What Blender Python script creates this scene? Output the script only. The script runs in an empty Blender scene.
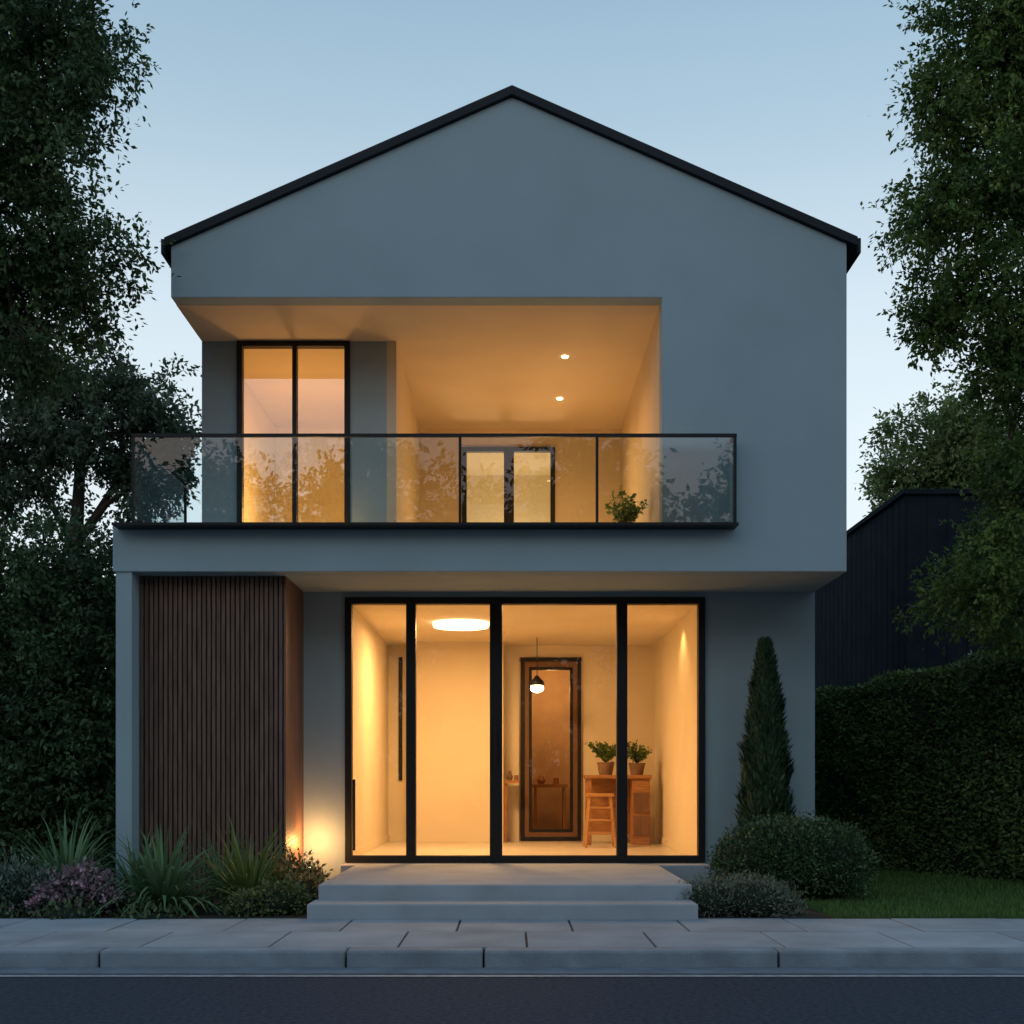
import bpy, math, numpy as np
from mathutils import Vector
S=bpy.context.scene
S.view_settings.view_transform='Standard'; S.view_settings.look='None'; S.view_settings.exposure=0; S.view_settings.gamma=1

# ---------------------------------------------------------------- materials
def newmat(name):
    m=bpy.data.materials.new(name); m.use_nodes=True
    nt=m.node_tree; nt.nodes.clear()
    out=nt.nodes.new('ShaderNodeOutputMaterial')
    return m,nt,out
def mat(name,col,rough=.7,var=.12,nscale=3.,bump=.0,bscale=60.,metal=0.,spec=.4,col2=None,stretch=None,detail=5):
    m,nt,out=newmat(name); N=nt.nodes; L=nt.links
    p=N.new('ShaderNodeBsdfPrincipled'); L.new(p.outputs[0],out.inputs[0])
    p.inputs['Roughness'].default_value=rough; p.inputs['Metallic'].default_value=metal
    p.inputs['Specular IOR Level'].default_value=spec
    tc=N.new('ShaderNodeTexCoord'); mp=N.new('ShaderNodeMapping'); L.new(tc.outputs['Object'],mp.inputs[0])
    if stretch: mp.inputs['Scale'].default_value=stretch
    n=N.new('ShaderNodeTexNoise'); n.inputs['Scale'].default_value=nscale; n.inputs['Detail'].default_value=detail
    L.new(mp.outputs[0],n.inputs['Vector'])
    r=N.new('ShaderNodeValToRGB'); L.new(n.outputs['Fac'],r.inputs[0])
    c=np.array(col); 
    a=c*(1-var); b=np.array(col2) if col2 else c*(1+var)
    r.color_ramp.elements[0].position=.3; r.color_ramp.elements[1].position=.7
    r.color_ramp.elements[0].color=(*a,1); r.color_ramp.elements[1].color=(*b,1)
    L.new(r.outputs[0],p.inputs['Base Color'])
    if bump>0:
        n2=N.new('ShaderNodeTexNoise'); n2.inputs['Scale'].default_value=bscale; n2.inputs['Detail'].default_value=4
        L.new(mp.outputs[0],n2.inputs['Vector'])
        b_=N.new('ShaderNodeBump'); b_.inputs['Strength'].default_value=bump; b_.inputs['Distance'].default_value=.01
        L.new(n2.outputs['Fac'],b_.inputs['Height']); L.new(b_.outputs[0],p.inputs['Normal'])
    return m
def glass(name,fac,tint=(1,1,1),ior=1.5,rough=0.):
    m,nt,out=newmat(name); N=nt.nodes; L=nt.links
    t=N.new('ShaderNodeBsdfTransparent'); t.inputs[0].default_value=(*tint,1)
    g=N.new('ShaderNodeBsdfGlossy'); g.inputs['Roughness'].default_value=rough
    f=N.new('ShaderNodeFresnel'); f.inputs[0].default_value=ior
    a=N.new('ShaderNodeMath'); a.operation='ADD'; a.use_clamp=True; a.inputs[1].default_value=fac
    L.new(f.outputs[0],a.inputs[0])
    x=N.new('ShaderNodeMixShader'); L.new(a.outputs[0],x.inputs[0]); L.new(t.outputs[0],x.inputs[1]); L.new(g.outputs[0],x.inputs[2])
    L.new(x.outputs[0],out.inputs[0]); return m
def emit(name,col,s):
    m,nt,out=newmat(name); e=nt.nodes.new('ShaderNodeEmission'); e.inputs[0].default_value=(*col,1); e.inputs[1].default_value=s
    nt.links.new(e.outputs[0],out.inputs[0]); return m
def leafmat(name,trans=.3,rough=.55):
    m,nt,out=newmat(name); N=nt.nodes; L=nt.links
    a=N.new('ShaderNodeAttribute'); a.attribute_name='col'
    p=N.new('ShaderNodeBsdfPrincipled'); p.inputs['Roughness'].default_value=rough; p.inputs['Specular IOR Level'].default_value=.25
    L.new(a.outputs['Color'],p.inputs['Base Color'])
    if trans<=0: L.new(p.outputs[0],out.inputs[0]); return m
    t=N.new('ShaderNodeBsdfTranslucent'); L.new(a.outputs['Color'],t.inputs[0])
    x=N.new('ShaderNodeMixShader'); x.inputs[0].default_value=trans
    L.new(p.outputs[0],x.inputs[1]); L.new(t.outputs[0],x.inputs[2]); L.new(x.outputs[0],out.inputs[0]); return m

STUC=mat('stucco_grey',(.31,.405,.455),.9,.05,1.3,.22,90,spec=.2)
CREAM=mat('cream_plaster',(.72,.63,.48),.8,.05,1.2,.12,70)
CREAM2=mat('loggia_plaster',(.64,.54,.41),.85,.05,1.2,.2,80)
FLOORI=mat('pale_floor_tile',(.60,.54,.45),.3,.08,2)
BLACK=mat('black_frame_metal',(.009,.010,.012),.5,.1,4,spec=.3)
ROOF=mat('dark_roof_metal',(.010,.015,.022),.6,.2,3,spec=.25)
WOOD=mat('dark_slat_wood',(.15,.092,.07),.65,.35,6,.3,40,stretch=(6,6,.5),spec=.25)
WOODB=mat('dark_wood_backing',(.03,.019,.015),.7,.2,6)
WOODS=mat('side_wood_board',(.17,.09,.06),.55,.3,5,.2,40,stretch=(4,4,.4))
CONC=mat('step_concrete',(.35,.385,.42),.8,.12,2.5,.3,70)
PAVE=mat('paving_concrete',(.34,.385,.43),.85,.2,1.7,.4,90)
PAVE2=mat('paving_concrete_b',(.30,.34,.385),.85,.2,2.1,.4,90)
JOINT=mat('joint_mortar',(.04,.045,.05),.9)
KERB=mat('kerb_stone',(.25,.29,.33),.8,.2,4,.5,60)
GUT=mat('gutter_concrete',(.17,.20,.24),.85,.2,5,.4,60)
ASPH=mat('asphalt',(.044,.060,.085),.9,.4,30,.8,140,detail=10,spec=.12)
LINE=mat('road_paint',(.38,.40,.42),.7,.3,15)
SOIL=mat('garden_soil',(.035,.028,.02),.95,.4,8,.8,30)
GRND=mat('ground_grass',(.03,.05,.02),.95,.4,.5)
LAWN=mat('lawn_base',(.03,.07,.02),.95,.3,5,.5,60)
SHED=mat('dark_cladding',(.018,.023,.031),1.,.2,3,spec=.03)
OAK=mat('warm_oak',(.32,.15,.06),.5,.3,5,stretch=(1,8,8))
TERRA=mat('clay_pot',(.20,.12,.08),.8,.2,8)
BARK=mat('bark',(.06,.048,.04),.95,.35,8,.9,25,stretch=(1,1,.3))
LEAF=leafmat('leaf',.25); LEAFD=leafmat('leaf_dense',0)
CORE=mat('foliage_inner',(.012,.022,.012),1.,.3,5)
GL_F=glass('clear_glass',.01); GL_W=glass('coated_window_glass',.22); GL_B=glass('balustrade_glass',.045,(.80,.90,.91))
E_W=emit('lamp_warm',(1,.72,.38),14); E_D=emit('lamp_disc',(1,.74,.40),5); E_S=emit('spot_lens',(1,.75,.4),18)
WARM=(1,.54,.19)

# ---------------------------------------------------------------- mesh builder
def link(o,parent=None):
    S.collection.objects.link(o)
    if parent: o.parent=parent
    return o
def empty(name,loc=(0,0,0)):
    o=bpy.data.objects.new(name,None); o.empty_display_size=.3; link(o); return o
class MB:
    def __init__(s): s.v=[];s.f=[];s.m=[]
    def box(s,x0,x1,y0,y1,z0,z1,m=0):
        b=len(s.v)
        s.v+=[(x0,y0,z0),(x1,y0,z0),(x1,y1,z0),(x0,y1,z0),(x0,y0,z1),(x1,y0,z1),(x1,y1,z1),(x0,y1,z1)]
        for q in ((0,3,2,1),(4,5,6,7),(0,1,5,4),(1,2,6,5),(2,3,7,6),(3,0,4,7)):
            s.f.append(tuple(b+i for i in q)); s.m.append(m)
        return s
    def quad(s,a,b_,c,d,m=0):
        b=len(s.v); s.v+=[a,b_,c,d]; s.f.append((b,b+1,b+2,b+3)); s.m.append(m); return s
    def prism(s,pts,y0,y1,m=0):
        b=len(s.v); n=len(pts)
        s.v+=[(x,y0,z) for x,z in pts]+[(x,y1,z) for x,z in pts]
        s.f.append(tuple(b+i for i in range(n))); s.m.append(m)
        s.f.append(tuple(b+n+i for i in reversed(range(n)))); s.m.append(m)
        for i in range(n):
            j=(i+1)%n; s.f.append((b+j,b+i,b+n+i,b+n+j)); s.m.append(m)
        return s
    def tube(s,pts,rad,k=7,m=0,cap=True):
        pts=[Vector(p) for p in pts]; b=len(s.v); n=len(pts)
        for i,p in enumerate(pts):
            d=(pts[min(i+1,n-1)]-pts[max(i-1,0)]).normalized()
            a=d.cross(Vector((0,0,1)) if abs(d.z)<.9 else Vector((1,0,0))).normalized(); c=d.cross(a)
            for j in range(k):
                t=2*math.pi*j/k; s.v.append(tuple(p+rad[i]*(a*math.cos(t)+c*math.sin(t))))
        for i in range(n-1):
            for j in range(k):
                q=(j+1)%k; s.f.append((b+i*k+j,b+i*k+q,b+(i+1)*k+q,b+(i+1)*k+j)); s.m.append(m)
        if cap:
            s.f.append(tuple(b+j for j in reversed(range(k)))); s.m.append(m)
            s.f.append(tuple(b+(n-1)*k+j for j in range(k))); s.m.append(m)
        return s
    def lathe(s,c,prof,k=20,m=0):
        return s.tube([(c[0],c[1],c[2]+z) for r,z in prof],[r for r,z in prof],k,m)
    def done(s,name,mats,parent=None,bevel=0,smooth=False):
        me=bpy.data.meshes.new(name); me.from_pydata(s.v,[],s.f)
        for mm in mats: me.materials.append(mm)
        me.polygons.foreach_set('material_index',s.m)
        if smooth: me.polygons.foreach_set('use_smooth',[True]*len(s.f))
        me.update(); o=bpy.data.objects.new(name,me); link(o,parent)
        if bevel:
            b=o.modifiers.new('b','BEVEL'); b.width=bevel; b.segments=2; b.limit_method='ANGLE'
        return o
def light(name,kind,loc,power,col=WARM,parent=None,size=.05,rot=(0,0,0),spot=None,blend=.6):
    l=bpy.data.lights.new(name,kind); l.energy=power; l.color=col
    if kind=='AREA': l.shape='DISK'; l.size=size
    elif kind!='SUN': l.shadow_soft_size=size
    if kind=='SPOT': l.spot_size=math.radians(spot); l.spot_blend=blend
    o=bpy.data.objects.new(name,l); o.location=loc; o.rotation_euler=rot; link(o,parent); return o

# ---------------------------------------------------------------- world / camera
w=bpy.data.worlds.new('World'); S.world=w; w.use_nodes=True; nt=w.node_tree; N=nt.nodes; L=nt.links
bg=N['Background']
sky=N.new('ShaderNodeTexSky'); sky.sky_type='NISHITA'; sky.sun_disc=False
sky.sun_elevation=math.radians(4); sky.sun_rotation=math.radians(200); sky.air_density=1.; sky.dust_density=1.2; sky.ozone_density=3.
sc=N.new('ShaderNodeVectorMath'); sc.operation='SCALE'; sc.inputs['Scale'].default_value=.05; L.new(sky.outputs[0],sc.inputs[0])
tc=N.new('ShaderNodeTexCoord'); sp=N.new('ShaderNodeSeparateXYZ'); L.new(tc.outputs['Generated'],sp.inputs[0])
rp=N.new('ShaderNodeValToRGB'); L.new(sp.outputs['Z'],rp.inputs[0]); cr=rp.color_ramp; cr.interpolation='B_SPLINE'
cr.elements[0].position=0; cr.elements[0].color=(.84,.90,.93,1)
cr.elements[1].position=1; cr.elements[1].color=(.14,.26,.40,1)
for po,c in ((.2,(.84,.91,.93)),(.33,(.74,.84,.89)),(.44,(.46,.61,.71)),(.56,(.28,.43,.56))):
    e=cr.elements.new(po); e.color=(*c,1)
hn=N.new('ShaderNodeTexNoise'); hn.inputs['Scale'].default_value=2.2; hn.inputs['Detail'].default_value=4
hm=N.new('ShaderNodeMapping'); hm.inputs['Scale'].default_value=(1,1,3.5); L.new(tc.outputs['Generated'],hm.inputs[0]); L.new(hm.outputs[0],hn.inputs['Vector'])
hr=N.new('ShaderNodeMapRange'); hr.inputs['To Min'].default_value=.93; hr.inputs['To Max'].default_value=1.09; L.new(hn.outputs['Fac'],hr.inputs['Value'])
hs=N.new('ShaderNodeVectorMath'); hs.operation='SCALE'; L.new(rp.outputs[0],hs.inputs[0]); L.new(hr.outputs[0],hs.inputs['Scale'])
my=N.new('ShaderNodeMapRange'); my.inputs['From Min'].default_value=-.6; my.inputs['From Max'].default_value=-1.; L.new(sp.outputs['Y'],my.inputs['Value'])
mz=N.new('ShaderNodeValToRGB'); L.new(sp.outputs['Z'],mz.inputs[0]); mz.color_ramp.elements[0].color=(.6,.6,.6,1); mz.color_ramp.elements[1].color=(0,0,0,1); mz.color_ramp.elements[0].position=.25; mz.color_ramp.elements[1].position=.45
mm=N.new('ShaderNodeMath'); mm.operation='MULTIPLY'; L.new(my.outputs[0],mm.inputs[0]); L.new(mz.outputs[0],mm.inputs[1])
mx=N.new('ShaderNodeMix'); mx.data_type='RGBA'; L.new(mm.outputs[0],mx.inputs['Factor']); L.new(hs.outputs[0],mx.inputs['A']); mx.inputs['B'].default_value=(.90,.66,.64,1)
ad=N.new('ShaderNodeVectorMath'); ad.operation='ADD'; L.new(sc.outputs[0],ad.inputs[0]); L.new(mx.outputs['Result'],ad.inputs[1])
L.new(ad.outputs[0],bg.inputs[0]); bg.inputs[1].default_value=.94
light('sun','SUN',(0,-10,20),.10,(1,.92,.84),rot=(math.radians(60),0,math.radians(-20))).data.angle=math.radians(12)
cam=bpy.data.cameras.new('camera'); co=bpy.data.objects.new('camera',cam); link(co); S.camera=co
co.location=(0,0,1.23); co.rotation_euler=(math.radians(90),0,0)
cam.sensor_width=36; cam.lens=44.7; cam.shift_y=.262; cam.clip_end=5000; cam.clip_start=.05

# ---------------------------------------------------------------- ground, road, pavement
MB().quad((-2000,-2000,-.03),(2000,-2000,-.03),(2000,2000,-.03),(-2000,2000,-.03)).done('ground',[GRND])
MB().quad((-300,-3,0),(300,-3,0),(300,8.03,0),(-300,8.03,0)).done('road',[ASPH])
MB().quad((-300,7.94,.004),(300,7.94,.004),(300,8.0,.004),(-300,8.0,.004)).done('road_edge_line',[LINE])
g=MB(); g.box(-60,60,8.03,8.27,-.02,.012); g.done('gutter',[GUT])
k=MB(); xs=[-2.69-1.9*i for i in range(14,0,-1)]+[-2.69,-1.083,-.185,1.737]+[1.737+1.9*i for i in range(1,15)]
for a,b in zip(xs[:-1],xs[1:]): k.box(a+.006,b-.006,8.272,8.45,-.02,.122)
k.done('kerb',[KERB],bevel=.018)
p=MB(); p.box(-60,60,8.452,10.22,-.02,.105,1)
rng=np.random.default_rng(3)
for r,(ya,yb,off) in enumerate(((8.455,9.33,0.),(9.34,10.21,.35))):
    x=-30.+off
    while x<30:
        wd=.86; dz=rng.uniform(-.002,.002)
        p.box(x+.008,x+wd-.008,ya+.006,yb-.006,.1,.120+dz,0 if rng.random()<.55 else 2); x+=wd
p.done('sidewalk',[PAVE,JOINT,PAVE2],bevel=.004)
gb=MB(); gb.box(-60,-1.63,10.222,60,-.02,.112); gb.box(1.48,2.6,10.222,13.3,-.02,.112); gb.box(-1.63,1.48,10.6,13,-.02,.1)
gb.done('garden_soil',[SOIL])
lb=MB(); lb.box(2.6,60,10.222,60,-.02,.115); lb.done('lawn',[LAWN])
MB().quad((-300,-30,.0),(300,-30,.0),(300,-3.05,.0),(-300,-3.05,.0)).done('far_verge',[GRND])

# ---------------------------------------------------------------- house
H=empty('modern_house')
def zr(x): return 7.68-.438*abs(x)
f=MB(); f.prism([(-3.77,3.2),(3.16,3.2),(3.16,zr(3.16)),(0,7.68),(-3.22,zr(3.22)),(-3.22,5.787),(1.415,5.787),(1.415,3.655),(-3.77,3.655)],12,12.2)
f.done('front_gable_wall',[STUC],H,bevel=.008)
b=MB()
b.box(-3.77,2.96,12.2,13.9,3.2,3.655); b.box(-3.4,2.96,13.9,21,3.2,3.655)
b.box(2.96,3.16,12.2,21,3.2,6.28)
b.box(-3.22,-3.07,13.35,21,3.655,5.787)
b.box(-3.22,-2.854,13.2,13.35,3.655,5.787); b.box(-1.681,-1.3,13.2,13.35,3.655,5.787)
b.box(-3.59,-1.746,13.3,13.5,.05,3.2); b.box(2.018,3.168,13.3,13.5,.05,3.2)
b.box(-1.746,2.018,13.3,13.5,3.143,3.2); b.box(2.97,3.168,13.5,21,.05,3.2)
b.box(-3.745,-3.594,12.02,21,.05,3.2); b.box(-3.59,2.97,20.8,21,.05,3.2); b.box(-3.07,2.96,20.8,21,3.655,5.787)
b.prism([(-3.22,5.95),(2.96,5.95),(2.96,6.3),(0,7.6),(-3.22,6.2)],20.8,21)
b.box(-3.22,-3.1,12.2,20.8,5.95,6.27)
b.done('walls',[STUC],H)
c=MB(); c.box(-3.22,2.96,12.2,20.8,5.787,5.95); c.box(-1.3,-1.2,13.2,16.5,3.655,5.787); c.box(1.415,1.55,12.2,16.6,3.655,5.787)
c.box(-1.2,-.65,16.5,16.6,3.655,5.787); c.box(.56,1.415,16.5,16.6,3.655,5.787); c.box(-.65,.56,16.5,16.6,5.55,5.787)
c.done('loggia_lining',[CREAM2],H)
r=MB(); t=.075
for sx in (-1,1):
    e=3.27 if sx<0 else 3.25
    pts=[(0,7.683),(sx*e,7.683-.438*e),(sx*e,7.683-.438*e+t*1.1),(0,7.683+t*1.1)]
    if sx>0: pts=pts[::-1]
    r.prism(pts,11.95,21.1)
    r.box(min(sx*e,sx*(e+.03)),max(sx*e,sx*(e+.03)),11.95,21.1,7.683-.438*e-.07,7.683-.438*e+t*.9)
r.done('roof',[ROOF],H)
u=MB()
u.box(-3.07,-1.3,16.4,16.5,3.655,5.787); u.box(-3.07,-3.05,13.36,16.4,3.655,5.78); u.box(-1.32,-1.3,13.36,16.4,3.655,5.78)
u.box(-1.2,1.41,19,19.1,3.655,5.787); u.box(-1.22,-1.2,16.6,19,3.655,5.78); u.box(1.41,1.43,16.61,19,3.655,5.78)
u.done('upper_room_walls',[CREAM],H)
def frame(mb,x0,x1,z0,z1,y0,y1,t,muls=(),mt=None):
    mt=mt or t
    mb.box(x0,x0+t,y0,y1,z0,z1); mb.box(x1-t,x1,y0,y1,z0,z1)
    mb.box(x0+t,x1-t,y0,y1,z1-t,z1); mb.box(x0+t,x1-t,y0,y1,z0,z0+t)
    for q in muls:
        q,ww=(q if isinstance(q,tuple) else (q,mt))
        mb.box(q-ww/2,q+ww/2,y0-.004,y1+.004,z0+t,z1-t)
fr=MB()
frame(fr,-2.852,-1.683,3.66,5.785,13.17,13.27,.055,[(-2.255,.045)])
frame(fr,-.648,.558,3.66,5.548,16.46,16.54,.06,[(-.04,.13)])
frame(fr,-1.745,2.017,.372,3.142,13.27,13.39,.07,[(-1.056,.10),(-.167,.13),(1.15,.11)])
fr.box(-.185,-.155,13.22,13.24,1.38,1.78); fr.box(-.18,-.16,13.235,13.28,1.40,1.42); fr.box(-.18,-.16,13.235,13.28,1.74,1.76)
fr.box(-1.66,-1.63,13.22,13.24,.50,1.24); fr.box(-1.655,-1.635,13.24,13.30,.54,.56); fr.box(-1.655,-1.635,13.24,13.30,1.17,1.19)
fr.done('window_frames',[BLACK],H,bevel=.004)
gq=MB(); gq.quad((-2.8,13.22,3.7),(-1.73,13.22,3.7),(-1.73,13.22,5.74),(-2.8,13.22,5.74)); gq.done('upper_window_glass',[GL_W],H)
gq=MB(); gq.quad((-.6,16.5,3.7),(.51,16.5,3.7),(.51,16.5,5.5),(-.6,16.5,5.5)); gq.quad((-1.68,13.33,.44),(1.95,13.33,.44),(1.95,13.33,3.08),(-1.68,13.33,3.08)); gq.done('door_glass',[GL_F],H)
ra=MB()
ra.box(-3.71,2.10,11.775,11.998,3.596,3.62)
ra.box(-3.53,2.085,11.785,11.815,4.415,4.445)
ra.box(-3.53,-3.50,11.815,13.7,4.415,4.445); ra.box(2.055,2.085,11.815,11.998,4.415,4.445)
for x in (-3.515,-.482,.789,2.07): ra.box(x-.013,x+.013,11.788,11.812,3.62,4.415)
ra.box(-3.528,-3.502,13.67,13.695,3.655,4.415); ra.box(-3.53,-3.50,12.0,13.7,3.656,3.68)
ra.done('balcony_railing_frame',[BLACK],H)
gq=MB()
for a,b_ in ((-3.5,-.497),(-.467,.774),(.804,2.055)): gq.quad((a,11.8,3.62),(b_,11.8,3.62),(b_,11.8,4.415),(a,11.8,4.415))
gq.quad((-3.515,11.82,3.62),(-3.515,13.66,3.66),(-3.515,13.66,4.415),(-3.515,11.82,4.415))
gq.quad((2.07,11.82,3.62),(2.07,11.99,3.62),(2.07,11.99,4.415),(2.07,11.82,4.415)); gq.done('balcony_railing_glass',[GL_B],H)
wd=MB(); wd.box(-3.592,-2.20,12.29,13.298,.12,3.198,1)
x=-3.585
while x<-2.23:
    wd.box(x,x+.032,12.255,12.29,.12,3.197,0); x+=.0462
wd.box(-2.20,-2.18,12.255,13.298,.12,3.199,2)
wd.done('slatted_wood_panel',[WOOD,WOODB,WOODS],H)
i=MB()
i.box(-1.9,-1.748,13.5,18.3,.37,3.14); i.box(2.02,2.15,13.5,18.3,.37,3.14)
i.box(-1.748,.10,18,18.12,.37,3.14); i.box(1.0,2.02,18,18.12,.37,3.14); i.box(.10,1.0,18,18.12,2.97,3.14)
i.box(-1.36,-.12,17.55,18,.37,3.14)
i.box(-1.9,2.15,13.5,20.5,3.141,3.19)
i.done('living_room_walls',[CREAM],H)
i=MB(); i.box(-.5,1.7,20,20.1,.37,3.1); i.box(-.52,-.5,18.13,20,.37,3.1); i.box(1.7,1.72,18.13,20,.37,3.1); i.done('hall_walls',[mat('hall_tan',(.55,.38,.24),.8)],H)
i=MB(); i.box(-1.9,2.15,13.301,20.5,.25,.369); i.done('living_room_floor',[FLOORI],H)
i=MB(); frame(i,.12,.98,.375,2.965,17.95,18.05,.055); frame(i,.24,.86,.5,2.83,17.97,18.03,.04); 
i.box(-1.60,-1.55,17.96,17.998,1.23,2.97)
i.done('interior_door_frame',[BLACK],H,bevel=.004)
i=MB(); i.box(.175,.24,17.98,18.02,.43,2.91); i.box(.86,.925,17.98,18.02,.43,2.91); i.box(.24,.86,17.98,18.02,2.83,2.91); i.box(.24,.86,17.98,18.02,.43,.5);i.done('interior_door_leaf',[mat('door_brown',(.16,.08,.04),.5)],H)
i=MB(); i.box(-1.745,-1.735,13.52,18,.37,.46); i.box(2.007,2.018,13.52,18,.37,.46); i.box(-1.734,-1.36,17.988,18,.37,.46); i.box(1.0,2.006,17.988,18,.37,.46); i.done('skirting',[CREAM],H)
L1=MB(); L1.lathe((-.617,15.4,3.08),[(.34,.058),(.34,.02),(.33,0)],40,0); L1.done('ceiling_lamp',[E_D],H)
light('ceiling_lamp_light','AREA',(-.617,15.4,3.07),120,parent=H,size=.66)
light('soffit_fill_light','SPOT',(.2,13.62,3.12),95,parent=H,size=.05,rot=(math.radians(-28),0,0),spot=150,blend=.8)  # added spot without a fixture; its bounce warms terrace and soffit
light('wall_downlight','SPOT',(1.82,15.0,3.12),26,parent=H,size=.05,spot=120,blend=.7)
light('hall_light','POINT',(.6,19.2,2.6),18,parent=H,size=.08)
light('upper_room_light','POINT',(-2.3,14.6,4.2),60,parent=H,size=.15,col=(1,.48,.14))
light('rear_room_light','POINT',(.0,18.4,3.95),75,parent=H,size=.3,col=(1,.64,.30))
LW=(1,.47,.14)
for y in (13.67,15.17):
    MB().lathe((.57,y,5.775),[(.035,.012),(.03,0)],12).done('loggia_spot',[E_S],H)
    light('loggia_spot_light','SPOT',(.57,y,5.76),45,parent=H,size=.03,spot=150,blend=.9,col=LW)
for x,y,pw in ((.35,14.9,44),(-1.9,12.9,5),(.3,12.9,9)):  # fill lamps added out of sight to brighten the loggia ceiling, with stub housings
    MB().lathe((x,y,3.655),[(.05,0),(.05,.05),(.045,.055)],14).done('fill_light_base',[BLACK],H)
    light('loggia_fill_light','POINT',(x,y,3.78 if y<14 else 3.93),pw,parent=H,size=.05 if y<14 else .15,col=LW)

st=MB(); st.box(-1.6,1.49,10.5,13.0,.12,.368); st.box(-1.76,2.03,13.0,13.299,.06,.364); st.done('front_terrace',[CONC],bevel=.012)
st=MB(); st.box(-1.63,1.48,10.1,10.498,.112,.246); st.done('front_step',[CONC],bevel=.012)

T=empty('bar_table'); m=MB(); m.box(.98,1.86,16.9,17.4,1.25,1.30); m.box(1.60,1.84,16.93,17.38,.37,1.25)
m.box(1.0,1.06,16.92,16.98,.37,1.25); m.box(1.0,1.06,17.32,17.38,.37,1.25)
m.box(1.06,1.6,17.33,17.37,.5,1.25); m.done('table',[OAK],T,bevel=.006)
m=MB(); 
for z in (.62,.92): m.box(1.62,1.82,16.915,16.93,z-.12,z+.14); 
m.done('drawer_fronts',[WOODS],T)
Sx=empty('bar_stool'); m=MB(); cx,cy=1.13,16.35
m.box(cx-.17,cx+.17,cy-.16,cy+.16,1.02,1.06)
for sx in(-1,1):
    for sy in(-1,1): m.tube([(cx+sx*.19,cy+sy*.18,.37),(cx+sx*.13,cy+sy*.12,1.02)],[.02,.02],6)
for z in (.55,.72,.88):
    q=.19-(z-.37)/.65*.06
    m.box(cx-q,cx+q,cy-q-.012,cy-q+.012,z-.012,z+.012); m.box(cx-q,cx+q,cy+q-.012,cy+q+.012,z-.012,z+.012)
    m.box(cx-q-.01,cx-q+.01,cy-q,cy+q,z-.03,z-.01); m.box(cx+q-.01,cx+q+.01,cy-q,cy+q,z-.03,z-.01)
m.done('stool_frame',[mat('light_oak',(.42,.22,.09),.5)],Sx,bevel=.004)
Pn=empty('pendant_lamp'); m=MB(); m.tube([(.335,17,3.14),(.335,17,2.62)],[.006,.006],6); m.lathe((.335,17,2.50),[(.10,0),(.09,.05),(.05,.09),(.02,.13)],18); m.done('shade',[BLACK],Pn,smooth=False)
m=MB(); m.lathe((.335,17,2.40),[(.02,0),(.07,.02),(.09,.05),(.085,.09),(.04,.1)],18); m.done('bulb',[E_W],Pn,smooth=True)
Sh=empty('side_shelf'); m=MB(); m.box(-.11,.10,17.55,17.9,1.19,1.23); m.box(-.11,-.07,17.6,17.85,.37,1.19); m.done('shelf_board',[OAK],Sh)
m=MB(); m.lathe((-.03,17.7,1.23),[(.03,0),(.045,.05),(.02,.1),(.02,.13)],12); m.lathe((.06,17.68,1.23),[(.03,0),(.03,.07)],12); m.done('vases',[TERRA],Sh)
m=MB(); m.box(.3,.85,19.4,19.8,1.12,1.17); m.box(.34,.38,19.45,19.75,.37,1.12); m.box(.78,.82,19.45,19.75,.37,1.12)
m.lathe((.45,19.6,1.17),[(.04,0),(.07,.06),(.03,.13)],12); m.lathe((.68,19.6,1.17),[(.05,0),(.04,.1)],12); m.done('hall_console_table',[OAK])

n=MB(); n.box(5.88,13,19,32,0,5.5)
y=19.02
x=5.9
while x<13: n.box(x,x+.012,18.994,19,0,5.5); x+=.3
while y<32: n.box(5.874,5.88,y,y+.012,0,5.5); y+=.3
n.box(5.82,13.05,18.94,32.05,5.5,5.57)
n.done('neighbour_building',[SHED])

# ---------------------------------------------------------------- vegetation
def rdir(rng,n):
    v=rng.normal(size=(n,3)); return v/np.linalg.norm(v,axis=1,keepdims=True)
def nrm(v): return v/np.maximum(np.linalg.norm(v,axis=1,keepdims=True),1e-6)
TOT=[0]
def leafobj(name,C,D,NN,L,W,col,m,parent=None):
    n=len(C); TOT[0]+=n; s=nrm(np.cross(NN,D)); L=L[:,None]
    V=np.empty((n,4,3)); V[:,0]=C; V[:,1]=C+D*.45*L+s*L*W*.5; V[:,2]=C+D*L; V[:,3]=C+D*.45*L-s*L*W*.5
    me=bpy.data.meshes.new(name); me.vertices.add(4*n); me.vertices.foreach_set('co',V.ravel())
    me.loops.add(4*n); me.loops.foreach_set('vertex_index',np.arange(4*n,dtype=np.int32))
    me.polygons.add(n); me.polygons.foreach_set('loop_start',np.arange(0,4*n,4,dtype=np.int32))
    try: me.polygons.foreach_set('loop_total',np.full(n,4,dtype=np.int32))
    except Exception: pass
    a=me.attributes.new('col','FLOAT_COLOR','POINT'); cc=np.ones((n,4,4)); cc[:,:,:3]=col[:,None,:]
    a.data.foreach_set('color',cc.ravel()); me.materials.append(m); me.update(calc_edges=True); me.validate()
    o=bpy.data.objects.new(name,me); link(o,parent); return o
def gapn(p,s=1.,ph=0.):
    return (np.sin(p[:,0]*3.1*s+ph)*np.sin(p[:,1]*2.7*s+1.3+ph)+np.sin(p[:,2]*3.7*s+.7*ph)*np.sin((p[:,0]+p[:,2])*2.1*s+ph))*.5
def colours(rng,n,base,base2,var=.35):
    t=rng.random(n)[:,None]; c=np.array(base)*(1-t)+np.array(base2)*t
    return c*(1+rng.uniform(-var,var,(n,1)))
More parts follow.
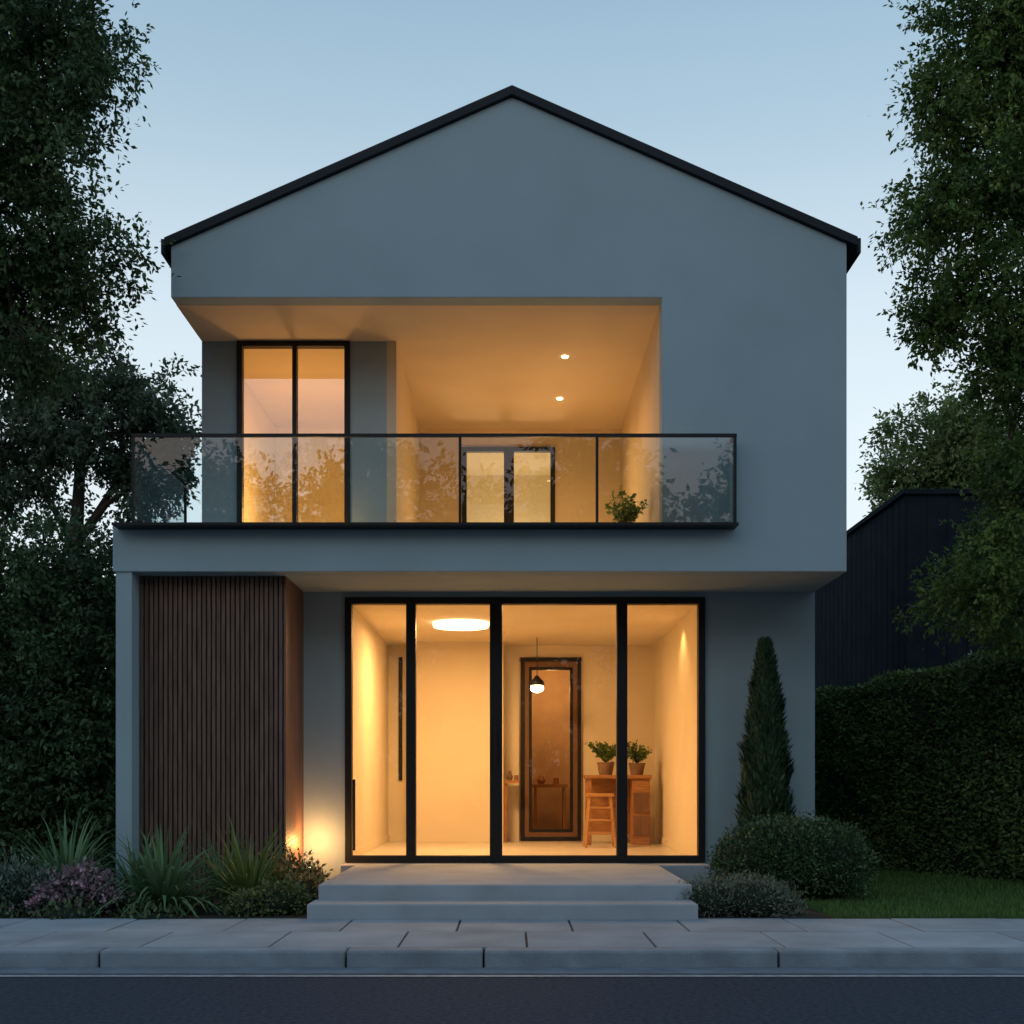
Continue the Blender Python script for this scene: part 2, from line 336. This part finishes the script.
def tree(name,trunk,blobs,dens=110,leaf=.07,T=7,M=11,tl=.3,c1=(.03,.06,.025),c2=(.06,.1,.035),seed=1,gap=-.35,tr=.16,W=.5,m=None,limbs=.5):
    rng=np.random.default_rng(seed); E=empty(name); wood=MB()
    tp=[tuple(q) for q in trunk]
    if tr>.02: wood.tube(tp,[tr*(1-.6*i/(len(tp)-1)) for i in range(len(tp))],10)
    AC=[];AD=[];AN=[];AL=[];CC=[]
    for (cx,cy,cz,rx,ry,rz) in blobs:
        ce=np.array([cx,cy,cz]); R=np.array([rx,ry,rz])
        K=int(dens*(rx*rz+rx*ry+ry*rz)/3)+4
        d=rdir(rng,K*2); rr=rng.random((K*2,1))**(1/2.4)
        d*=rr*(1+.15*rng.normal(size=(K*2,1)).clip(-1.5,1.5)); P=ce+d*R
        P=P[gapn(P,1.3,seed)>gap][:K]; K=len(P)
        out=nrm((P-ce)/R)
        if tr>.02:
            st_=np.array(tp[rng.integers(max(1,len(tp)-2),len(tp))]); mid=(st_+ce)/2+np.array([0,0,.12])*np.linalg.norm(ce-st_)
            wood.tube([tuple(st_),tuple(mid),tuple(ce)],[tr*.35,tr*.24,tr*.12],6)
        else: wood.tube([(cx,cy,0),(cx+.1,cy,cz*.6),(cx,cy,cz)],[.16,.12,.06],6)
        for q in P[:int(K*limbs)]:
            md=(ce+q)/2+rng.normal(size=3)*.06
            wood.tube([tuple(ce),tuple(md),tuple(q)],[tr*.09+.004,.008,.004],4,cap=False)
        base=colours(rng,K,c1,c2,.35)
        td=nrm(out[:,None,:].repeat(T,1).reshape(-1,3)*.6+rdir(rng,K*T)*.9+np.array([0,0,-.12]))
        ln=tl*rng.uniform(.5,1.25,(K*T,1))
        s0=P.repeat(T,0)+rng.normal(size=(K*T,3))*tl*.18
        tt=rng.random((K*T,M))
        pos=s0[:,None,:]+td[:,None,:]*ln[:,None,:]*tt[:,:,None]
        pos=pos.reshape(-1,3)+rng.normal(size=(K*T*M,3))*leaf*.35
        n=len(pos); dd=nrm(td.repeat(M,0)*.7+rdir(rng,n)*.8+np.array([0,0,-.25]))
        nn=nrm(rdir(rng,n)*.8+np.array([0,0,.7]))
        AC.append(pos);AD.append(dd);AN.append(nn);AL.append(leaf*rng.uniform(.6,1.25,n))
        CC.append(base.repeat(T*M,0)*(1+rng.uniform(-.2,.25,(n,1))))
    leafobj('crown',*[np.concatenate(z) for z in (AC,AD,AN,AL)],W,np.clip(np.concatenate(CC),.004,1),m or LEAF,E)
    wood.done('trunk',[BARK],E,smooth=True)
    return E
tree('deciduous_tree',[(-5.9,12.2,0),(-5.8,12.1,2.2),(-5.5,11.9,4.6),(-5.2,11.7,6.6),(-5.1,11.6,8.4)],
 [(-4.15,11.5,7.95,.7,.7,.6),(-4.35,11.5,6.95,.62,.7,.5),(-4.15,11.6,6.05,.65,.6,.44),(-4.5,11.5,5.35,.65,.7,.48),(-3.9,11.5,5.6,.28,.35,.25),(-3.98,11.3,7.35,.3,.4,.25),
  (-5.35,11.8,7.6,1.,1.,1.0),(-5.2,11.8,5.9,.9,1.,.8),(-5.1,11.8,9.0,1.1,1.,.9)],
 dens=210,seed=5,gap=-.26,leaf=.062,M=15,c1=(.035,.075,.038),c2=(.08,.135,.05))
tree('deciduous_tree',[(6.9,12.6,0),(6.7,12.5,2.4),(6.2,12.3,4.8),(5.7,12.1,6.8),(5.5,12.1,8.6)],
 [(4.6,12,8.1,.88,.8,.75),(4.45,12,6.75,.78,.8,.55),(3.9,11.9,6.5,.28,.35,.26),(4.1,11.9,7.5,.35,.5,.3),(4.4,12,5.75,.72,.7,.42),(4.75,12,5.1,.5,.6,.33),(3.95,12,5.6,.26,.35,.2),
  (4.95,12,3.9,.6,.7,.55),(4.55,12.1,3.05,.55,.6,.38),(5.1,12.2,2.9,.6,.6,.4),(5.6,12.2,7.3,1.,1.,1.),(5.6,12.2,5.4,.9,.9,.8),(5.4,12,8.8,1.,1.,.8)],
 dens=225,seed=9,gap=-.34,leaf=.058,M=15,c1=(.055,.115,.03),c2=(.13,.195,.045))
tree('deciduous_tree',[(-6.2,17.4,0),(-6.1,17.3,2.4),(-5.9,17.2,4.4),(-5.8,17.1,5.6)],
 [(-5.1,17,5.9,.8,.8,.9),(-5.9,17.2,6.3,.9,.9,.8),(-6.9,17.2,5.7,1.1,1,1.1),(-5.0,17,5.2,.7,.7,.5),(-4.7,17,5.7,.4,.5,.4)],
 dens=120,seed=12,gap=-.25,leaf=.085,tl=.36,M=13,c1=(.06,.10,.06),c2=(.11,.16,.095))
tree('deciduous_tree',[(9.6,27,0),(9.5,27,4),(9.3,26.8,7)],
 [(8.9,26.5,8.2,1.2,1.1,1.0),(8.2,26.5,7.3,.8,.8,.6),(9.9,26.5,7.8,1.2,1.1,1.),(9.2,26.5,7.0,1.3,1,.7)],
 dens=80,seed=15,gap=-.3,leaf=.12,tl=.5,M=15,c1=(.10,.15,.05),c2=(.15,.21,.08))
tree('large_shrub',[(-5.3,14.6,0),(-5.3,14.5,1.),(-5.2,14.5,2.)],
 [(-5.0,14.4,3.6,.85,.8,.6),(-4.75,14.4,2.8,.75,.8,.8),(-5.3,14.2,2.0,1.1,.9,1.),(-4.7,14.3,1.3,.75,.8,.9),(-6.1,14.4,2.9,.9,.9,1.),(-5.6,14.2,1.,1.,.8,.8)],
 dens=190,seed=21,gap=-.9,leaf=.08,tl=.26,T=6,M=10,c1=(.045,.09,.045),c2=(.08,.145,.06),limbs=.1,m=LEAFD)
bl=[]; rg=np.random.default_rng(77)
for x in np.arange(-20,24,2.8):
    if -3<x<4.5: continue
    bl.append((x+rg.uniform(-.5,.5),32+rg.uniform(-2,2),rg.uniform(2,3.2),2.3,1.8,2.4)); bl.append((x,32,rg.uniform(4.,5.2),1.6,1.6,1.4))
tree('background_trees',[(-12,32,0),(-12,32,3)],bl,dens=18,seed=31,gap=-.9,leaf=.4,T=5,M=8,tl=.8,tr=.01,c1=(.02,.035,.02),c2=(.035,.06,.03),limbs=0,m=LEAFD)
bl=[]
for x in np.arange(-24,25,3.2):
    h=rg.uniform(8.5,12.); bl.append((x+rg.uniform(-.8,.8),-15+rg.uniform(-2,2),h-1.8,1.9,1.8,1.9)); bl.append((x+rg.uniform(-.8,.8),-15,h-4.3,2.3,1.8,2.4)); bl.append((x,-15,2.6,2.3,1.8,2.8))
tree('street_tree_row',[(0,-15,0),(0,-15,3)],bl,dens=26,seed=33,gap=-.5,leaf=.26,T=6,M=10,tl=.8,tr=.01,c1=(.06,.11,.05),c2=(.10,.16,.07),limbs=0,m=LEAFD)

def shell(name,pts,nor,leaf,c1,c2,seed,m=LEAFD,parent=None,W=.55,jit=.05,spread=.7,up=.2):
    rng=np.random.default_rng(seed); n=len(pts)
    P=pts+rng.normal(size=(n,3))*jit
    D=nrm(nor*.7+rdir(rng,n)*spread+np.array([0,0,up])); NN=nrm(rdir(rng,n)+nor*.6)
    g_=gapn(P,3.,seed)[:,None]
    col=colours(rng,n,c1,c2,.35)*(1+.3*g_)
    return leafobj(name,P,D,NN,leaf*rng.uniform(.6,1.3,n),W,np.clip(col,.004,1),m,parent)
def ell_shrub(name,blobs,dens,leaf,c1,c2,seed,jit=.04,spread=.7,up=.2,core=True,W=.55,m=LEAFD,flower=None):
    rng=np.random.default_rng(seed); E=empty(name); PP=[];NR=[]; cm=MB()
    for (cx,cy,cz,rx,ry,rz) in blobs:
        n=int(dens*(rx*ry+rx*rz+ry*rz)*2.2); d=rdir(rng,n); d=d[d[:,2]>-.55]
        wob=1+.10*gapn(d*2.2,1.7,seed)[:,None]+.05*gapn(d*6,1.7,seed+1)[:,None]
        R=np.array([rx,ry,rz]); PP.append(np.array([cx,cy,cz])+d*R*wob*rng.uniform(.86,1.02,(len(d),1))); NR.append(nrm(d/R))
        if core:
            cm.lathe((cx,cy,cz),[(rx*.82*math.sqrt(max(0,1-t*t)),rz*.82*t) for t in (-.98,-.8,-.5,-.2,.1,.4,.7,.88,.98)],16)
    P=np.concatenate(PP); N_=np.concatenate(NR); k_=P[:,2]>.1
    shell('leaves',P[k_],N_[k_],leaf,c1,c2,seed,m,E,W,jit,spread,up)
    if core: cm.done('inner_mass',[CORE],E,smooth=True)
    if flower:   # flower heads = tight clusters of petals just above the leaf surface
        k2=np.where((P[:,2]>.14)&(N_[:,2]>-.1))[0]; pick=rng.choice(k2,flower[0],replace=False)
        C=(P[pick]+N_[pick]*.035).repeat(14,0)+rng.normal(size=(flower[0]*14,3))*.012
        D=nrm(rdir(rng,len(C))+N_[pick].repeat(14,0)*.6)
        leafobj('flower_heads',C,D,nrm(rdir(rng,len(C))+N_[pick].repeat(14,0)),.028*rng.uniform(.7,1.2,len(C)),.7,colours(rng,len(C),flower[1],flower[2],.15),LEAFD,E)
    return E
def hedge(name,a,b_,th,h0,h1,seed,leaf=.055,dens=2300):
    rng=np.random.default_rng(seed); a=np.array(a,float); b_=np.array(b_,float); L=np.linalg.norm(b_-a); u=(b_-a)/L; v=np.array([-u[1],u[0]])
    if v[0]>0: v=-v
    E=empty(name); PP=[];NN=[]
    n=int(dens*L*2.5); s=rng.random(n); z=rng.random(n); h=h0+(h1-h0)*s
    wob=.05*np.sin(s*L*3+z*5)+.04*np.sin(z*9+s*L*1.3)+.03*np.sin(z*23+s*L*7)
    p=a+np.outer(s*L,u)+v*(th/2+wob-.06*rng.random(n))[:,None]; PP.append(np.c_[p,.1+z*(h-.1)]); NN.append(np.c_[np.tile(v,(n,1)),np.zeros(n)])
    n=int(dens*L*th); s=rng.random(n); t=rng.uniform(-.5,.5,n); h=h0+(h1-h0)*s
    p=a+np.outer(s*L,u)+np.outer(t*th,v); PP.append(np.c_[p,h+.04*np.sin(s*L*4)+.03*rng.random(n)]); NN.append(np.tile([0,0,1.],(n,1)))
    for en,sg in ((a,-1),(b_,1)):
        n=int(dens*th*2.4); t=rng.uniform(-.5,.5,n); z=rng.random(n); hh=h0 if sg<0 else h1
        p=en+np.outer(t*th,v); PP.append(np.c_[p,.1+z*(hh-.1)]); NN.append(np.tile([*(sg*u),0],(n,1)))
    shell('leaves',np.concatenate(PP),np.concatenate(NN),leaf,(.065,.115,.035),(.13,.195,.055),seed,LEAFD,E,jit=.02,spread=.8)
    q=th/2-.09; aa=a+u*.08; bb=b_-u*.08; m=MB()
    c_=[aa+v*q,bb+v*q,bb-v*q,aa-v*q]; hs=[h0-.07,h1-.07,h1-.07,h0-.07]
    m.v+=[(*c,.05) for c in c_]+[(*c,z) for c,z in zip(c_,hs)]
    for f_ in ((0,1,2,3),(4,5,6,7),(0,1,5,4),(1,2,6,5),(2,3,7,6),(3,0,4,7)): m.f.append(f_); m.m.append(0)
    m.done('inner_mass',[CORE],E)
hedge('hedge',(4.35,17.6),(6.75,11.3),.9,2.33,2.76,41)
hedge('hedge',(-4.9,15.6),(-9.5,15.6),.9,2.2,2.2,42,.08,600)
def cypress():
    rng=np.random.default_rng(51); E=empty('cypress_tree'); n=24000
    t=rng.random(n)**.8; z=.35+t*2.24
    prof=.215*np.sin(np.clip((t+.12)/1.12,0,1)**.75*math.pi)**.62*(1-.38*t)
    prof*=1+.09*np.sin(t*37+1)*np.sin(t*13)
    th=rng.random(n)*2*math.pi; ww=1+.15*np.sin(th*5+t*21)+.09*np.sin(th*3-t*40)
    r=prof*ww*rng.uniform(.70,1.22,n); P=np.c_[2.56+np.cos(th)*r,12.85+np.sin(th)*r,z]
    out=np.c_[np.cos(th),np.sin(th),np.zeros(n)]
    D=nrm(out*.5+np.array([0,0,1.])+rdir(rng,n)*.35); NN=nrm(out+rdir(rng,n)*.5)
    leafobj('crown',P,D,NN,.08*rng.uniform(.5,1.5,n),.28,colours(rng,n,(.020,.055,.030),(.06,.105,.05),.4),LEAFD,E)
    m=MB(); m.lathe((2.56,12.85,.1),[(.035,0),(.03,.3)],10); m.done('trunk',[BARK],E)
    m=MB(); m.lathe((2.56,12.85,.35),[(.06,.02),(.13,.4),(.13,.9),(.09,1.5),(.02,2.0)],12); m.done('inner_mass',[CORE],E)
cypress()
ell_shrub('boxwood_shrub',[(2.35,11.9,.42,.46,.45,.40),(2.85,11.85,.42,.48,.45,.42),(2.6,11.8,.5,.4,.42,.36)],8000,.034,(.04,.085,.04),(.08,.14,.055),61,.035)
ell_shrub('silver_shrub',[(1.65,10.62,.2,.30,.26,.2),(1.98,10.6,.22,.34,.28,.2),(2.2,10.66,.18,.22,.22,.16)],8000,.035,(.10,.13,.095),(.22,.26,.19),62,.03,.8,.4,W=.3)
def tuft(name,c,n,ln,wd_,c1,c2,seed,sag=1.):
    rng=np.random.default_rng(seed); V=[];F=[];C=[]
    for i in range(n):
        az=rng.random()*2*math.pi; el=rng.uniform(.45,1.4); L=ln*rng.uniform(.6,1.15); w_=wd_*rng.uniform(.7,1.2)
        d=np.array([math.cos(az)*math.cos(el),math.sin(az)*math.cos(el),math.sin(el)]); sd=np.array([-math.sin(az),math.cos(az),0])
        p=np.array(c)+np.array([math.cos(az),math.sin(az),0])*rng.random()*.06; b0=len(V); K=7
        col=(np.array(c1)+(np.array(c2)-np.array(c1))*rng.random())*rng.uniform(.7,1.3)
        for j in range(K):
            t=j/(K-1); ww=w_*(1-t**1.8)*(.6+.4*min(1,t*4))+.001
            V.append(p+sd*ww/2); V.append(p-sd*ww/2); C+=[col,col]
            d=d+np.array([0,0,-.30*sag*(t+.2)*(1.5-el/2)]); d/=np.linalg.norm(d); p=p+d*L/(K-1); p[2]=max(p[2],.13)
        for j in range(K-1): F.append((b0+2*j,b0+2*j+1,b0+2*j+3,b0+2*j+2))
    me=bpy.data.meshes.new(name); me.from_pydata([tuple(v) for v in V],[],F)
    a=me.attributes.new('col','FLOAT_COLOR','POINT'); cc=np.ones((len(V),4)); cc[:,:3]=np.array(C); a.data.foreach_set('color',cc.ravel())
    me.materials.append(LEAF); o=bpy.data.objects.new(name,me); link(o); return o
G1=(.08,.16,.08);G2=(.17,.29,.13)
tuft('strap_leaf_plant',(-2.95,10.75,.12),190,.78,.048,G1,G2,71,1.15)
tuft('strap_leaf_plant',(-4.0,11.4,.15),190,.82,.046,G1,G2,72,1.15)
tuft('strap_leaf_plant',(-2.3,11.1,.12),170,.80,.034,(.10,.16,.045),(.19,.26,.08),73)
tuft('strap_leaf_plant',(-3.4,11.5,.12),110,.66,.036,G1,G2,74)
tuft('strap_leaf_plant',(-2.65,11.7,.12),110,.7,.03,G1,G2,75)
PK=(60,(.42,.22,.30),(.62,.38,.45))
ell_shrub('purple_shrub',[(-3.6,10.62,.28,.22,.18,.20),(-3.4,10.6,.2,.14,.16,.13),(-3.8,10.55,.2,.16,.16,.13)],4500,.05,(.12,.10,.11),(.30,.20,.22),63,.05,.9,.4,flower=PK)
ell_shrub('dark_shrub',[(-4.15,10.7,.26,.30,.28,.26),(-4.5,10.6,.25,.35,.3,.25)],5000,.05,(.07,.12,.09),(.15,.21,.16),64,.05,.8,.4,W=.35)
ell_shrub('flowering_shrub',[(-1.98,11.5,.26,.25,.24,.22),(-1.85,11.1,.22,.20,.22,.17)],4200,.055,(.12,.12,.035),(.32,.20,.07),65,.06,.9,.5,W=.4,flower=(26,(.5,.22,.08),(.6,.34,.14)))
ell_shrub('low_shrub',[(-1.95,10.66,.2,.24,.22,.16),(-2.2,10.56,.16,.18,.18,.12)],5500,.038,(.07,.11,.04),(.15,.17,.06),66,.03,.8,.4)
ell_shrub('groundcover_plants',[(x,10.55+.2*math.sin(x*9),.10,.26,.24,.09+.04*math.sin(x*5)) for x in np.arange(-5.6,-2.3,.33)],2600,.045,(.06,.10,.05),(.13,.19,.08),67,.04,.9,.6,flower=(22,(.42,.22,.30),(.62,.40,.45)))
Gl=empty('garden_spotlight'); m=MB(); m.lathe((-2.04,12.95,.12),[(.015,0),(.015,.14),(.045,.15),(.05,.22)],12); m.done('spike_body',[BLACK],Gl)
m=MB(); m.lathe((-2.04,12.95,.342),[(.04,0),(.038,.006)],12); m.done('lens',[E_S],Gl)
light('garden_spot_lamp','POINT',(-2.02,13.02,.60),17,parent=Gl,size=.05,col=(1,.44,.13))
def pot(name,c,s,seed,potm=TERRA,c1=(.06,.13,.03),c2=(.14,.22,.06)):
    E=empty(name); m=MB(); m.lathe(c,[(.09*s,0),(.12*s,.16*s),(.13*s,.18*s),(.11*s,.18*s)],18); 
    rng=np.random.default_rng(seed); ns=20; AC=[];AD=[]
    base=np.array(c)+np.array([0,0,.17*s])
    for q in range(ns):
        d=nrm(rdir(rng,1)*np.array([1,1,.3])+np.array([0,0,1.]))[0]; ln=s*rng.uniform(.2,.36); tip=base+d*ln
        m.tube([tuple(base),tuple(tip)],[.004,.002],4,1,cap=False)
        k=30; t=rng.uniform(.3,1.05,(k,1)); AC.append(base+d*ln*t+rng.normal(size=(k,3))*.015*s); AD.append(nrm(rdir(rng,k)+d*.4))
    C=np.concatenate(AC);D=np.concatenate(AD); n=len(C)
    m.done('pot',[potm,BARK],E)
    leafobj('leaves',C,D,nrm(rdir(rng,n)+np.array([0,0,.8])),.055*s*rng.uniform(.6,1.3,n),.55,colours(rng,n,c1,c2,.3),LEAF,E)
pot('potted_plant',(1.15,12.95,3.655),1.0,81,c1=(.12,.20,.045),c2=(.26,.34,.09))
pot('potted_plant',(1.26,17.1,1.30),.95,82); pot('potted_plant',(1.68,17.1,1.30),.9,83)
rng=np.random.default_rng(91); n=50000
P=np.c_[rng.uniform(2.6,6.6,n),10.25+rng.random(n)**1.2*7.5,np.full(n,.112)]
P=P[((P[:,0]<7.0-.38*(P[:,1]-10.5))|(P[:,1]<11.2))&((P[:,0]>3.2)|(P[:,1]<13.2))]; n=len(P)
leafobj('lawn_grass',P,nrm(rdir(rng,n)*.35+np.array([0,0,1.])),nrm(rdir(rng,n)*np.array([1,1,.1])),rng.uniform(.03,.065,n),.14,colours(rng,n,(.055,.12,.025),(.11,.20,.05),.3),LEAFD)
print('LEAVES',TOT)
